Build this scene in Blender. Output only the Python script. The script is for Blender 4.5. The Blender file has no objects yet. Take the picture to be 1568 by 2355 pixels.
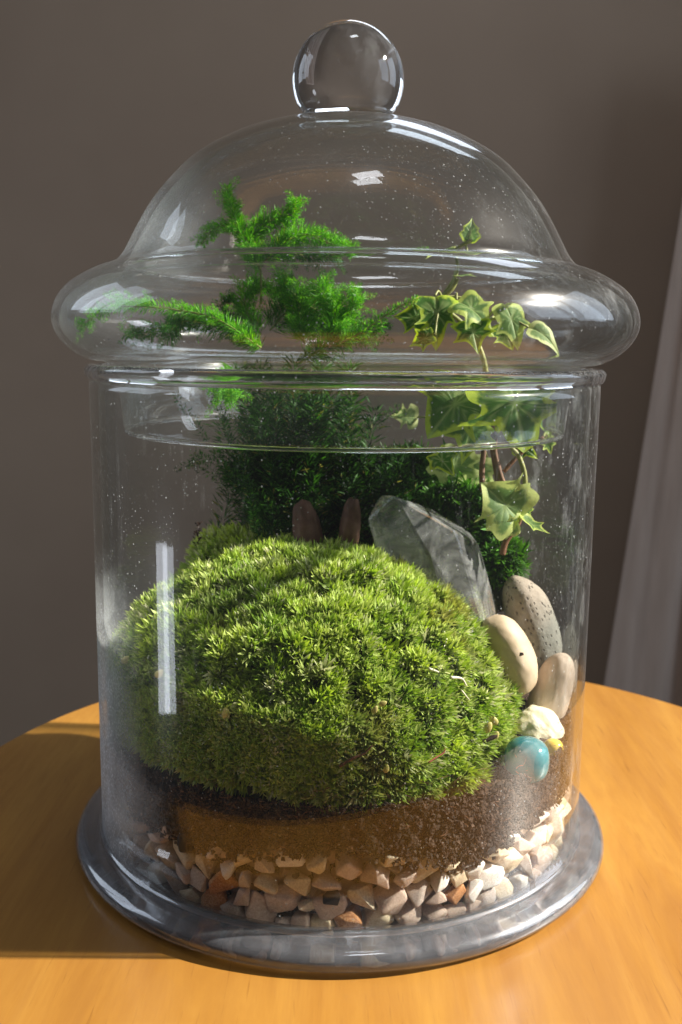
import bpy, bmesh, math, random
import numpy as np
from mathutils import Vector, Matrix, noise as mnoise
random.seed(7); rng = np.random.default_rng(7)
C = bpy.context.scene.collection
sc = bpy.context.scene
S = 0.1                       # the design unit is one decimetre: the jar's radius is 1 unit = 10 cm

# ------------------------------------------------------------------ camera
CAMX, CAMD, CAMH, PITCH, ROLL, FPX = -0.0094, 4.046, 2.0179, 0.16177, 0.010836, 2287.15
cam = bpy.data.cameras.new('camera'); co = bpy.data.objects.new('camera', cam); C.objects.link(co)
cam.sensor_fit = 'VERTICAL'; cam.sensor_height = 24; cam.lens = 24 * FPX / 2355
cam.clip_start = 0.01; cam.clip_end = 50
R = Matrix.Rotation(math.pi/2 - PITCH, 3, 'X') @ Matrix.Rotation(ROLL, 3, 'Z')
co.matrix_world = Matrix.Translation((CAMX*S, -CAMD*S, CAMH*S)) @ R.to_4x4()
cam.dof.use_dof = True; cam.dof.focus_distance = 0.345; cam.dof.aperture_fstop = 11
sc.camera = co

# ------------------------------------------------------------------ world, lamps, exposure
sc.view_settings.view_transform = 'Standard'; sc.view_settings.look = 'None'
sc.view_settings.exposure = 0; sc.view_settings.gamma = 1
w = bpy.data.worlds.new('World'); sc.world = w; w.use_nodes = True
w.node_tree.nodes['Background'].inputs[0].default_value = (0.93, 0.95, 1.0, 1)
w.node_tree.nodes['Background'].inputs[1].default_value = 0.06

def lamp(name, kind, loc, target, energy, color, **kw):
    l = bpy.data.lights.new(name, kind); l.energy = energy; l.color = color
    for k, v in kw.items(): setattr(l, k, v)
    o = bpy.data.objects.new(name, l); C.objects.link(o)
    o.location = Vector(loc) * S
    o.rotation_euler = (Vector(target) - Vector(loc)).to_track_quat('-Z', 'Y').to_euler()
    return o
SUN = Vector((1.0, -0.03, 0.69)).normalized()
lamp('sunlight_through_window', 'SPOT', SUN * 32 + Vector((0, 0, 1.0)), (0, 0, 1.0), 1600, (1.0, 0.93, 0.82),
     shadow_soft_size=0.03, spot_size=math.radians(24), spot_blend=0.05)
for k, yy in enumerate((-2.9, 2.7)):
    lamp('window_pane_light', 'AREA', (13, yy, 6.2), (0, yy*.2-5.0, 1.4), 4.0, (0.72, 0.84, 1.0),
         shape='RECTANGLE', size=.50, size_y=.78)

for k, yy in enumerate((1.0, 5.4)):
    lamp('left_window_pane_light', 'AREA', (-13, yy, 7.5), (0, -3.5, 1.2), 2.8, (0.76, 0.86, 1.0),
         shape='RECTANGLE', size=.40, size_y=.75)

lamp('room_fill_light', 'AREA', (1.8, -2.8, 17.0), (0, 0, 1.3), 1.7, (0.92, 0.95, 1.0), shape='RECTANGLE', size=.26, size_y=.14)  # added fill light from above, no window seen there
lamp('high_back_rim_light', 'AREA', (2.6, 9.3, 10.5), (0, 0, 2.0), 1.5, (0.78, 0.87, 1.0), shape='RECTANGLE', size=.55, size_y=.18)  # unseen backlight added for crisp rim highlights on the glass
lamp('low_streak_light', 'AREA', (-12.5, -1.8, -2.3), (-.6, -.8, 1.0), 1.0, (0.85, 0.90, 1.0), shape='RECTANGLE', size=.15, size_y=.26)  # unseen lamp added to make the white streak reflected in the left wall
cy = sc.cycles
cy.max_bounces = 22; cy.transparent_max_bounces = 48; cy.transmission_bounces = 14; cy.glossy_bounces = 6; cy.diffuse_bounces = 4
cy.caustics_reflective = True; cy.caustics_refractive = True; cy.blur_glossy = 0.6
cy.sample_clamp_indirect = 6.0

# ------------------------------------------------------------------ mesh helpers
def mesh(name, V, F, smooth=True, scale=S, origin=(0, 0, 0)):
    m = bpy.data.meshes.new(name)
    V = (np.asarray(V, dtype=np.float64).reshape(-1, 3) * scale) - np.asarray(origin, float) * scale
    if isinstance(F, np.ndarray):
        n, k = F.shape
        m.vertices.add(len(V)); m.vertices.foreach_set('co', V.ravel())
        m.loops.add(n*k); m.loops.foreach_set('vertex_index', F.ravel().astype(np.int32))
        m.polygons.add(n); m.polygons.foreach_set('loop_start', np.arange(0, n*k, k, dtype=np.int32))
        m.polygons.foreach_set('loop_total', np.full(n, k, dtype=np.int32))
        m.update(calc_edges=True)
    else:
        m.from_pydata([tuple(v) for v in V], [], [tuple(f) for f in F]); m.update()
    m.polygons.foreach_set('use_smooth', np.full(len(m.polygons), smooth))
    return m
def colattr(m, name, cols):
    a = m.color_attributes.new(name, 'FLOAT_COLOR', 'POINT')
    c = np.ones((len(m.vertices), 4)); c[:, :cols.shape[1]] = cols
    a.data.foreach_set('color', c.ravel())
def obj(name, m, mat, parent=None, loc=(0, 0, 0), label=None, cat=None, group=None, kind=None):
    o = bpy.data.objects.new(name, m); C.objects.link(o); o.location = Vector(loc) * S
    if m is not None and mat is not None and not m.materials: m.materials.append(mat)
    if parent is not None: o.parent = parent
    for k, v in (('label', label), ('category', cat), ('group', group), ('kind', kind)):
        if v: o[k] = v
    return o
def empty(name, loc, label, cat, group=None):
    return obj(name, None, None, None, loc, label, cat, group)
def part(root, name, V, F, mat, smooth=True, kind=None, label=None, cols=None):
    L = Vector(root.location) / S
    p = root
    m = mesh(name, V, F, smooth, S, tuple(L))
    if cols is not None: colattr(m, 'col', cols)
    return obj(name, m, mat, p, kind=kind, label=label)
def lathe(profile, n=160, closed=False):
    P = np.array(profile, float); k = len(P)
    a = np.linspace(0, 2*np.pi, n, endpoint=False)
    V = np.stack([np.outer(P[:, 0], np.cos(a)), np.outer(P[:, 0], np.sin(a)), np.outer(P[:, 1], np.ones(n))], -1).reshape(-1, 3)
    F = []
    for i in range(k if closed else k-1):
        i2 = (i+1) % k
        j = np.arange(n); j2 = (j+1) % n
        F.append(np.stack([i*n+j, i*n+j2, i2*n+j2, i2*n+j], 1))
    return V, np.concatenate(F)
def spline(pts, n=8):
    """Catmull-Rom through the points."""
    P = np.array(pts, float); P = np.vstack([2*P[0]-P[1], P, 2*P[-1]-P[-2]]); out = []
    for i in range(1, len(P)-2):
        for t in np.linspace(0, 1, n, endpoint=False):
            a, b, c, d = P[i-1:i+3]
            out.append(.5*((2*b)+(c-a)*t+(2*a-5*b+4*c-d)*t*t+(3*b-a-3*c+d)*t**3))
    out.append(P[-2]); return np.array(out)
def tube(pts, r0, r1, n=7):
    P = np.array(pts, float); V = []; F = []
    T = np.gradient(P, axis=0); T /= np.linalg.norm(T, axis=1)[:, None] + 1e-9
    for i, (p, t) in enumerate(zip(P, T)):
        u = np.cross(t, (0.31, 0.9, 0.2)); u /= np.linalg.norm(u); v = np.cross(t, u)
        r = r0 + (r1-r0)*i/(len(P)-1)
        for k in range(n):
            a = 2*math.pi*k/n; V.append(p + r*(math.cos(a)*u + math.sin(a)*v))
    for i in range(len(P)-1):
        for k in range(n): F.append((i*n+k, i*n+(k+1) % n, (i+1)*n+(k+1) % n, (i+1)*n+k))
    F.append(tuple(range(n-1, -1, -1))); F.append(tuple((len(P)-1)*n+k for k in range(n)))
    return np.array(V), F
def at(px, py, Y):
    """Point at depth Y (decimetres behind the jar's axis) seen at a spot measured on the photograph."""
    a, b = px-784, py-1177.5; c, s = math.cos(ROLL), math.sin(ROLL)
    x, dn = (c*a+s*b)/FPX, (-s*a+c*b)/FPX
    D = np.array([x, math.cos(PITCH)-dn*math.sin(PITCH), -math.sin(PITCH)-dn*math.cos(PITCH)])
    return np.array([CAMX, -CAMD, CAMH]) + D*(Y+CAMD)/D[1]
def vnoise(P, scale, seed=0, octaves=3):
    """Cheap vectorised value noise in -1..1."""
    P = np.asarray(P, float)*scale + seed*17.31; out = 0; amp = 1; tot = 0
    for _ in range(octaves):
        I = np.floor(P).astype(np.int64); f = P-I; f = f*f*(3-2*f); acc = 0
        for dx in (0, 1):
            for dy in (0, 1):
                for dz in (0, 1):
                    h = (I[..., 0]+dx)*374761393 + (I[..., 1]+dy)*668265263 + (I[..., 2]+dz)*2147483647 % 4294967291
                    h = (h ^ (h >> 13))*1274126177 & 0xffffffff; h = h ^ (h >> 16)
                    v = (h & 0xffff)/32767.5-1
                    acc = acc + v*np.where(dx, f[..., 0], 1-f[..., 0])*np.where(dy, f[..., 1], 1-f[..., 1])*np.where(dz, f[..., 2], 1-f[..., 2])
        out = out + acc*amp; tot += amp; amp *= .5; P = P*2.03+5.1
    return out/tot

# ------------------------------------------------------------------ materials
class NT:
    def __init__(s, name):
        s.m = bpy.data.materials.new(name); s.m.use_nodes = True; s.t = s.m.node_tree; s.t.nodes.clear()
        s.out = s.t.nodes.new('ShaderNodeOutputMaterial')
    def n(s, typ, ins=None, **kw):
        nd = s.t.nodes.new(typ)
        for k, v in kw.items(): setattr(nd, k, v)
        for k, v in (ins or {}).items():
            if isinstance(v, bpy.types.NodeSocket): s.t.links.new(v, nd.inputs[k])
            else: nd.inputs[k].default_value = v
        return nd
    def math(s, op, a, b=0.0, c=None, clamp=False):
        ins = {0: a, 1: b}
        if c is not None: ins[2] = c
        return s.n('ShaderNodeMath', ins, operation=op, use_clamp=clamp).outputs[0]
    def ramp(s, fac, stops, interp='LINEAR'):
        r = s.n('ShaderNodeValToRGB', {0: fac}); r.color_ramp.interpolation = interp
        e = r.color_ramp.elements
        while len(e) < len(stops): e.new(.5)
        for x, (p, c) in zip(e, stops): x.position = p; x.color = (*c, 1) if len(c) == 3 else c
        return r.outputs[0]
    def maprange(s, v, a, b, c=0.0, d=1.0, smooth=False):
        return s.n('ShaderNodeMapRange', {0: v, 1: a, 2: b, 3: c, 4: d}, interpolation_type='SMOOTHSTEP' if smooth else 'LINEAR').outputs[0]
    def coord(s, which='Object', scale=1.0, rot=(0, 0, 0)):
        c = s.n('ShaderNodeTexCoord').outputs[which]
        return s.n('ShaderNodeMapping', {0: c, 2: rot, 3: scale if isinstance(scale, tuple) else (scale,)*3}).outputs[0]
    def noise(s, vec, scale, detail=4.0, rough=.55, dist=0.0):
        return s.n('ShaderNodeTexNoise', {'Vector': vec, 'Scale': scale, 'Detail': detail, 'Roughness': rough, 'Distortion': dist}).outputs[0]
    def mixc(s, fac, a, b, blend='MIX'):
        nd = s.n('ShaderNodeMix', data_type='RGBA', blend_type=blend)
        for i, v in ((0, fac), (6, a), (7, b)):
            if isinstance(v, bpy.types.NodeSocket): s.t.links.new(v, nd.inputs[i])
            else: nd.inputs[i].default_value = (*v, 1) if isinstance(v, tuple) and len(v) == 3 else v
        return nd.outputs[2]
    def bump(s, h, strength=.3, dist=.001):
        return s.n('ShaderNodeBump', {'Height': h, 'Strength': strength, 'Distance': dist}).outputs[0]
    def principled(s, **k):
        return s.n('ShaderNodeBsdfPrincipled', k).outputs[0]
    def mix(s, f, a, b): return s.n('ShaderNodeMixShader', {0: f, 1: a, 2: b}).outputs[0]
    def done(s, sh):
        s.t.links.new(sh, s.out.inputs[0]); return s.m

def mat_thin_glass(name, dust=1.0, haze=True):
    """Blown clear glass as a thin shell: straight-through light plus a Fresnel reflection, with dust and condensation on it."""
    a = NT(name)
    g = a.n('ShaderNodeNewGeometry')
    dt = a.n('ShaderNodeVectorMath', {0: g.outputs['Normal'], 1: g.outputs['Incoming']}, operation='DOT_PRODUCT').outputs['Value']
    fac = a.math('POWER', a.math('SUBTRACT', 1.0, a.math('ABSOLUTE', dt)), 5.0)
    fr = a.math('MULTIPLY_ADD', fac, 0.96, 0.04, clamp=True)
    P = g.outputs['Position']
    def sc3(v): return a.n('ShaderNodeMapping', {0: P, 3: v}).outputs[0]
    wav = a.noise(sc3((1, 1, .35)), 38, 2.0)
    nrm = a.bump(wav, .06, .0008)
    gl = a.n('ShaderNodeBsdfGlossy', {'Color': (1, 1, 1, 1), 'Roughness': 0.012, 'Normal': nrm}).outputs[0]
    gl2 = a.n('ShaderNodeBsdfGlossy', {'Color': (1, 1, 1, 1), 'Roughness': 0.22, 'Normal': nrm}).outputs[0]
    gl = a.mix(a.math('MULTIPLY_ADD', fac, .3, .18, clamp=True), gl, gl2)
    # slight green-grey absorption where the shell is seen edge-on
    tint = a.mixc(a.math('POWER', a.math('SUBTRACT', 1.0, a.math('ABSOLUTE', dt)), 3.0), (0.985, .99, .988), (0.80, .84, .83))
    tr = a.n('ShaderNodeBsdfTransparent', {'Color': tint}).outputs[0]
    sh = a.mix(fr, tr, gl)
    # dust specks and fine scratches
    v = a.n('ShaderNodeTexVoronoi', {'Vector': P, 'Scale': 900.0, 'Randomness': 1.0})
    spot = a.math('LESS_THAN', v.outputs['Distance'], .19)
    keep = a.math('GREATER_THAN', a.n('ShaderNodeSeparateColor', {0: v.outputs['Color']}).outputs[0], .86)
    clump = a.maprange(a.noise(P, 26, 3), .42, .7, .25, 1.0)
    k2 = a.math('MULTIPLY', a.math('MULTIPLY', spot, keep), a.math('MULTIPLY', clump, .28*dust), clamp=True)
    v2 = a.n('ShaderNodeTexVoronoi', {'Vector': P, 'Scale': 420.0})
    s2 = a.math('MULTIPLY', a.math('LESS_THAN', v2.outputs['Distance'], .13), a.math('GREATER_THAN', a.n('ShaderNodeSeparateColor', {0: v2.outputs['Color']}).outputs[1], .86))
    k2 = a.math('MAXIMUM', k2, a.math('MULTIPLY', s2, .40*dust))
    streak = a.maprange(a.noise(sc3((1, 1, .12)), 210, 4, .7), .62, .80, 0, .07*dust)
    k2 = a.math('MAXIMUM', k2, streak)
    base = .002
    if haze:
        xyz = a.n('ShaderNodeSeparateXYZ', {0: P})
        # condensation on the left wall and fainter pale mottling towards the left of the dome
        left = a.maprange(xyz.outputs[0], -.066, -.096, 0, 1, True)
        front = a.maprange(xyz.outputs[1], .03, -.03, .25, 1, True)
        low = a.maprange(xyz.outputs[2], .125, .055, 0.0, 1, True)
        nz = a.maprange(a.noise(P, 60, 6, .7), .38, .66, .45, 1)
        drops = a.n('ShaderNodeTexVoronoi', {'Vector': P, 'Scale': 750.0}).outputs['Distance']
        dr = a.maprange(drops, .45, .15, .5, 1)
        cnd = a.math('MULTIPLY', a.math('MULTIPLY', left, low), a.math('MULTIPLY', a.math('MULTIPLY', nz, dr), front))
        dome = a.math('MULTIPLY', a.maprange(xyz.outputs[2], .20, .255, .0, 1, True), a.maprange(xyz.outputs[0], -.045, -.085, 0, 1, True))
        k2 = a.math('MAXIMUM', k2, a.math('MINIMUM', a.math('MULTIPLY', cnd, 1.8), .92))
        k2 = a.math('MAXIMUM', k2, a.math('MULTIPLY', a.math('MULTIPLY', dome, a.math('MULTIPLY', nz, dr)), .55))
        # pale wiped smudges on the right wall
        sm = a.math('MULTIPLY', a.maprange(xyz.outputs[0], .05, .08, 0, 1, True), a.maprange(a.noise(sc3((1, 1, .5)), 75, 6, .75), .55, .74, 0, .16))
        k2 = a.math('MAXIMUM', k2, sm)
    k2 = a.math('ADD', k2, base, clamp=True)
    dusts = a.mix(.5, a.n('ShaderNodeBsdfDiffuse', {'Color': (.86, .89, .93, 1)}).outputs[0], a.n('ShaderNodeBsdfTranslucent', {'Color': (.86, .89, .93, 1)}).outputs[0])
    return a.done(a.mix(k2, sh, dusts))
def mat_solid_glass(name, color=(1, 1, 1), rough=0.0, ior=1.5, dust=True):
    a = NT(name)
    P = a.coord('Object', 1.0)
    b = a.bump(a.noise(P, 25, 1), .02, .0004)
    g = a.n('ShaderNodeBsdfGlass', {'Color': (*color, 1), 'Roughness': rough, 'IOR': ior, 'Normal': b}).outputs[0]
    if not dust: return a.done(g)
    k = a.maprange(a.noise(P, 1500, 2), .72, .78, .0, .35)
    k = a.math('ADD', k, a.maprange(a.noise(a.coord('Object', (1, 1, .2)), 120, 4, .7), .45, .75, .01, .09), clamp=True)
    return a.done(a.mix(k, g, a.n('ShaderNodeBsdfDiffuse', {'Color': (.7, .72, .76, 1)}).outputs[0]))
GLASS = mat_thin_glass('clear_dusty_glass'); LIDGLASS = mat_thin_glass('clear_lid_glass', .8)
SOLID = mat_solid_glass('solid_glass', (1, 1, 1)); 
def mat_foot():
    a = NT('foot_glass'); P = a.coord('Object', 1.0)
    g = a.n('ShaderNodeBsdfGlass', {'Color': (.95, .96, .98, 1), 'Roughness': .04, 'IOR': 1.5}).outputs[0]
    st = a.noise(a.coord('Object', (1, 1, .2)), 140, 4, .7)
    gl = a.n('ShaderNodeBsdfGlossy', {'Color': (.66, .68, .73, 1), 'Roughness': a.maprange(st, .4, .7, .30, .45)}).outputs[0]
    s_ = a.mix(.05, g, gl)
    df = a.n('ShaderNodeBsdfDiffuse', {'Color': (.46, .48, .53, 1)}).outputs[0]
    s_ = a.mix(a.maprange(st, .40, .75, .10, .20), s_, df)
    fr = a.n('ShaderNodeFresnel', {'IOR': 1.5}).outputs[0]
    return a.done(a.mix(a.math('MINIMUM', fr, .5), s_, a.n('ShaderNodeBsdfGlossy', {'Roughness': .05}).outputs[0]))
FOOTGLASS = mat_foot()

def mat_wood():
    a = NT('honey_pine')
    P = a.coord('Object', (1, .12, 1), (0, 0, math.radians(-58)))
    g1 = a.noise(P, 26, 7, .68, .9); g2 = a.noise(P, 190, 5, .65)
    fl = a.noise(a.coord('Object', (1, .35, 1), (0, 0, math.radians(-58))), 55, 3, .6)
    c = a.ramp(g1, [(.3, (.27, .112, .019)), (.5, (.345, .16, .029)), (.7, (.42, .215, .043))])
    c = a.mixc(a.maprange(g2, .4, .7, 0, .35), c, (.26, .11, .02))
    c = a.mixc(a.maprange(fl, .66, .76, 0, .5), c, (.28, .10, .02))
    pr = a.noise(a.coord('Object', (1, .05, 1), (0, 0, math.radians(-58))), 520, 3, .7)
    c = a.mixc(a.maprange(pr, .60, .72, 0, .55), c, (.19, .075, .014))
    return a.done(a.principled(**{'Base Color': c, 'Roughness': a.maprange(g2, .3, .7, .28, .44), 'Specular IOR Level': .45,
                                  'Coat Weight': .25, 'Coat Roughness': .16, 'Normal': a.bump(g2, .05, .0004)}))
def mat_wall():
    a = NT('taupe_wall_paint')
    P = a.coord('Object', 1.0); n1 = a.noise(P, 3, 3); n2 = a.noise(P, 320, 4, .6)
    c = a.ramp(n1, [(.35, (.375, .272, .196)), (.65, (.42, .31, .224))])
    return a.done(a.principled(**{'Base Color': c, 'Roughness': .85, 'Normal': a.bump(n2, .25, .0006)}))
def mat_cloth():
    a = NT('curtain_cloth')
    n = a.noise(a.coord('Object', (1, 1, .1)), 90, 4)
    c = a.ramp(n, [(.3, (.56, .43, .35)), (.7, (.66, .52, .43))])
    return a.done(a.principled(**{'Base Color': c, 'Roughness': .9}))
def mat_attr_leafy(name, trans=.35, rough=.5, spec=.3, nz=0, sat=1.0):
    a = NT(name)
    c = a.n('ShaderNodeVertexColor', layer_name='col').outputs[0]
    d = a.principled(**{'Base Color': c, 'Roughness': rough, 'Specular IOR Level': spec})
    tc = a.n('ShaderNodeHueSaturation', {'Color': c, 'Saturation': 1.1, 'Value': 1.25, 'Hue': .49}).outputs[0]
    t = a.n('ShaderNodeBsdfTranslucent', {'Color': tc}).outputs[0]
    return a.done(a.mix(trans, d, t))
MOSS = mat_attr_leafy('moss_leaf', .30, .45, .35)
FERN = mat_attr_leafy('fern_needle', .40, .5, .3)
def mat_ivy():
    a = NT('variegated_ivy')
    cd = a.n('ShaderNodeVertexColor', layer_name='col')
    sp = a.n('ShaderNodeSeparateColor', {0: cd.outputs[0]})
    edge, vein, tone = sp.outputs[0], sp.outputs[1], sp.outputs[2]
    P = a.coord('Object', 1.0)
    n = a.noise(P, 130, 4, .6); n2 = a.noise(P, 420, 3, .6)
    e = a.math('ADD', edge, a.math('MULTIPLY', a.math('SUBTRACT', n, .5), .9))
    e = a.math('ADD', e, a.math('MULTIPLY', tone, .16))
    k = a.maprange(e, .72, .90, 0, 1, True)
    green = a.mixc(n2, (.022, .09, .009), (.075, .21, .018))
    green = a.mixc(a.math('MULTIPLY', tone, .75), green, (.30, .42, .19))
    cream = a.mixc(tone, (.46, .60, .05), (.70, .76, .38))
    c = a.mixc(k, green, cream)
    c = a.mixc(a.math('MULTIPLY', vein, .6), c, (.50, .62, .26))
    d = a.principled(**{'Base Color': c, 'Roughness': .5, 'Specular IOR Level': .3, 'Normal': a.bump(a.math('ADD', a.math('MULTIPLY', vein, -.6), n), .4, .0008)})
    t = a.n('ShaderNodeBsdfTranslucent', {'Color': a.n('ShaderNodeHueSaturation', {'Color': c, 'Value': 1.3, 'Saturation': 1.1}).outputs[0]}).outputs[0]
    return a.done(a.mix(.50, d, t))
IVY = mat_ivy()
def mat_simple(name, stops, scale=60, rough=.6, bump=.3, bscale=None, dist=.0006, spec=.4, detail=5, sss=0):
    a = NT(name); P = a.coord('Object', 1.0)
    n = a.noise(P, scale, detail, .6, .4); b = a.noise(P, bscale or scale*4, 5, .65)
    c = a.ramp(n, stops)
    kw = {'Base Color': c, 'Roughness': rough, 'Specular IOR Level': spec, 'Normal': a.bump(b, bump, dist)}
    if sss: kw.update({'Subsurface Weight': sss, 'Subsurface Radius': (.004, .002, .001), 'Subsurface Scale': .5})
    return a.done(a.principled(**kw))
def mat_soil():
    a = NT('peat_soil'); P = a.coord('Object', 1.0)
    n = a.noise(P, 260, 6, .75); n2 = a.noise(P, 40, 4, .6)
    v = a.n('ShaderNodeTexVoronoi', {'Vector': P, 'Scale': 900.0})
    c = a.ramp(n, [(.32, (.022, .014, .011)), (.5, (.080, .050, .037)), (.66, (.15, .10, .072)), (.8, (.27, .19, .14))])
    c = a.mixc(a.maprange(n2, .4, .65, 0, .45), c, (.060, .030, .019))
    c = a.mixc(a.math('LESS_THAN', v.outputs[0], .13), c, (.34, .20, .12))
    return a.done(a.principled(**{'Base Color': c, 'Roughness': .92, 'Specular IOR Level': .2, 'Normal': a.bump(a.math('ADD', n, v.outputs[0]), 1.0, .0028)}))
SOIL = mat_soil()
FIBRE = mat_simple('root_fibre', [(.3, (.10, .045, .025)), (.7, (.22, .11, .06))], 200, .8)
BARK = mat_simple('woody_stem', [(.3, (.10, .055, .035)), (.7, (.24, .14, .09))], 160, .7, .6)
GSTEM = mat_simple('green_stem', [(.3, (.19, .20, .06)), (.7, (.33, .34, .12))], 160, .5, .2)
REDSTEM = mat_simple('reddish_stem', [(.3, (.14, .06, .035)), (.7, (.27, .15, .085))], 160, .55, .3)
CHAR = mat_simple('charcoal', [(.3, (.010, .010, .012)), (.7, (.035, .035, .04))], 200, .55, .8)
PEB = {
 'white': mat_simple('white_marble_chip', [(.3, (.66, .57, .50)), (.55, (.82, .77, .71)), (.75, (.88, .86, .83))], 90, .5, .5, 350, sss=.15),
 'cream': mat_simple('cream_marble_chip', [(.3, (.50, .38, .25)), (.55, (.68, .56, .39)), (.75, (.78, .69, .54))], 90, .5, .5, 350, sss=.15),
 'peach': mat_simple('peach_marble_chip', [(.3, (.50, .35, .27)), (.55, (.66, .50, .41)), (.75, (.78, .66, .57))], 90, .5, .5, 350, sss=.15),
 'grey': mat_simple('greyish_marble_chip', [(.3, (.40, .31, .26)), (.55, (.55, .45, .39)), (.75, (.68, .59, .53))], 90, .5, .5, 350, sss=.12),
 'rusty orange': mat_simple('rust_stained_chip', [(.3, (.28, .10, .03)), (.5, (.52, .22, .07)), (.7, (.68, .42, .22))], 110, .55, .6, 350),
}
def mat_pitted():
    a = NT('pitted_stone'); P = a.coord('Object', 1.0)
    n = a.noise(P, 420, 4, .6); big = a.noise(P, 40, 3)
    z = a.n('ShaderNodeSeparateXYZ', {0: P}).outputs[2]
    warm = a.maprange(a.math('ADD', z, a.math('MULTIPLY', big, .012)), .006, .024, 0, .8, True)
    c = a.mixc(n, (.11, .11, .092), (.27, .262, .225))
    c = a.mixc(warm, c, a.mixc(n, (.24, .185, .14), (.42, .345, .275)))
    v = a.n('ShaderNodeTexVoronoi', {'Vector': a.coord('Object', (1, 1, .7)), 'Scale': 620.0, 'Randomness': 1.0})
    pit = a.math('MULTIPLY', a.maprange(v.outputs[0], .34, .16, 0, 1), a.math('GREATER_THAN', a.n('ShaderNodeSeparateColor', {0: v.outputs[1]}).outputs[0], .45))
    c = a.mixc(a.math('MULTIPLY', pit, .7), c, (.06, .05, .04))
    h = a.math('SUBTRACT', a.math('MULTIPLY', n, .5), pit)
    return a.done(a.principled(**{'Base Color': c, 'Roughness': .85, 'Normal': a.bump(h, .9, .0009)}))

# ------------------------------------------------------------------ the setting: table, wall, curtain
prof = [(0, -.30), (2.10, -.30), (2.155, -.27), (2.17, -.22), (2.17, -.05), (2.16, -.02), (2.135, 0), (2.0, 0), (0, 0)]
V, F = lathe(prof, 220); V[:, 0] += .30; V[:, 1] += .12
obj('table', mesh('table', V, F), mat_wood(), None, (0, 0, 0), 'round honey coloured pine table top under the glass jar', 'table')
t = bpy.data.objects['table']
sh = np.array([p.center.z for p in t.data.polygons]); t.data.polygons.foreach_set('use_smooth', np.abs(sh) > 1e-5)
W = 16
V = [(-W, 11, -9), (W, 11, -9), (W, 11, 14), (-W, 11, 14), (-W, 11.4, -9), (W, 11.4, -9), (W, 11.4, 14), (-W, 11.4, 14)]
F = [(0, 1, 2, 3), (5, 4, 7, 6), (4, 0, 3, 7), (1, 5, 6, 2), (3, 2, 6, 7), (4, 5, 1, 0)]
obj('wall', mesh('wall', V, F, False), mat_wall(), kind='structure')
# curtain at the right edge, its left hem flaring outwards towards the floor
nu, nv = 90, 60; V = []; F = []
tl, bl = at(1580, 430, 9.6), at(1388, 1640, 9.6)
for j in range(nv+1):
    v = j/nv*1.5-.25
    e = tl + (bl-tl)*v
    for i in range(nu+1):
        u = i/nu
        x = e[0] + u*5.2*(.55+.45*v); y = 9.6 + .16*math.sin(u*34+.7*v) + .10*math.sin(u*61+2) + .25*u
        V.append((x, y, e[2]))
for j in range(nv):
    for i in range(nu):
        a_ = j*(nu+1)+i; F.append((a_, a_+1, a_+nu+2, a_+nu+1))
cur = obj('curtain', mesh('curtain', V, F), mat_cloth(), None, (0, 0, 0), 'taupe curtain hanging against the wall at the right edge', 'curtain')
md = cur.modifiers.new('thick', 'SOLIDIFY'); md.thickness = .004

# ------------------------------------------------------------------ glass jar
jar = empty('glass_jar', (0, 0, 0), 'clear cylindrical glass jar with thick foot holding the moss terrarium', 'jar')
wall_p = [(.97, .075), (.97, .3), (.97, 1.0), (.968, 1.6), (.968, 1.86), (.968, 1.895), (1.0, 1.895), (1.002, 1.86), (1.0, 1.6), (1.0, 1.0), (1.0, .3), (1.0, .075)]
part(jar, 'wall', *lathe(wall_p, 200, True), GLASS)
rp = []
for k in range(18):
    a_ = 2*math.pi*k/18
    rp.append((.992 + .026*math.cos(a_) + (.004 if math.sin(a_) > 0 else 0), 1.925 + .030*math.sin(a_)))
part(jar, 'rim', *lathe(rp, 200, True), SOLID)
fp = [(0, .004), (1.04, .004), (1.078, .007), (1.100, .020), (1.108, .040), (1.101, .060), (1.080, .076), (1.048, .086), (1.018, .0895), (1.004, .0935), (1.0015, .100),
      (.969, .100), (.967, .082), (.955, .068), (.92, .060), (.85, .057), (0, .057)]
part(jar, 'foot', *lathe(fp, 220), FOOTGLASS)

# ------------------------------------------------------------------ glass lid
lid = empty('glass_lid', (0, 0, 1.96), 'domed glass lid with wide rounded flange and ball knob on the jar', 'lid')
outer = [(.012, 2.896), (.10, 2.893), (.19, 2.885), (.336, 2.853), (.466, 2.806), (.595, 2.732), (.679, 2.653), (.750, 2.569), (.801, 2.487), (.840, 2.414),
         (.868, 2.365), (.903, 2.332), (.985, 2.301), (1.071, 2.247), (1.116, 2.187), (1.131, 2.120), (1.112, 2.060), (1.058, 2.003), (.996, 1.972), (.950, 1.966)]
outer = spline(outer, 5)
d_ = np.gradient(outer, axis=0); d_ /= np.linalg.norm(d_, axis=1)[:, None]
nrm_ = np.stack([d_[:, 1], -d_[:, 0]], 1)           # points inwards when the profile runs from the top down
th = np.interp(np.arange(len(outer)), [0, 50, 55, 60, 80, len(outer)], [.03, .028, .05, .035, .024, .024])
inner = outer + nrm_*th[:, None]
inner[:, 0] = np.maximum(inner[:, 0], .012)
ins_o = [(.925, 1.957), (.902, 1.935), (.894, 1.90), (.884, 1.80), (.876, 1.715), (.870, 1.706), (.858, 1.706), (.852, 1.716)]
ins_i = [(.858, 1.80), (.868, 1.90), (.878, 1.945), (.90, 1.985)]
prof = [tuple(p) for p in outer] + ins_o + ins_i + [tuple(p) for p in inner[::-1] if not (p[1] < 2.0 and p[0] < .975)]
part(lid, 'dome', *lathe(prof, 200, True), LIDGLASS)
def ring(root, name, R_, z, a_, b_, mat):
    pr = [(R_+a_*math.cos(2*math.pi*k/14), z+b_*math.sin(2*math.pi*k/14)) for k in range(14)]
    part(root, name, *lathe(pr, 200, True), mat)
ring(lid, 'collar_edge', .864, 1.699, .010, .008, SOLID)
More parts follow.
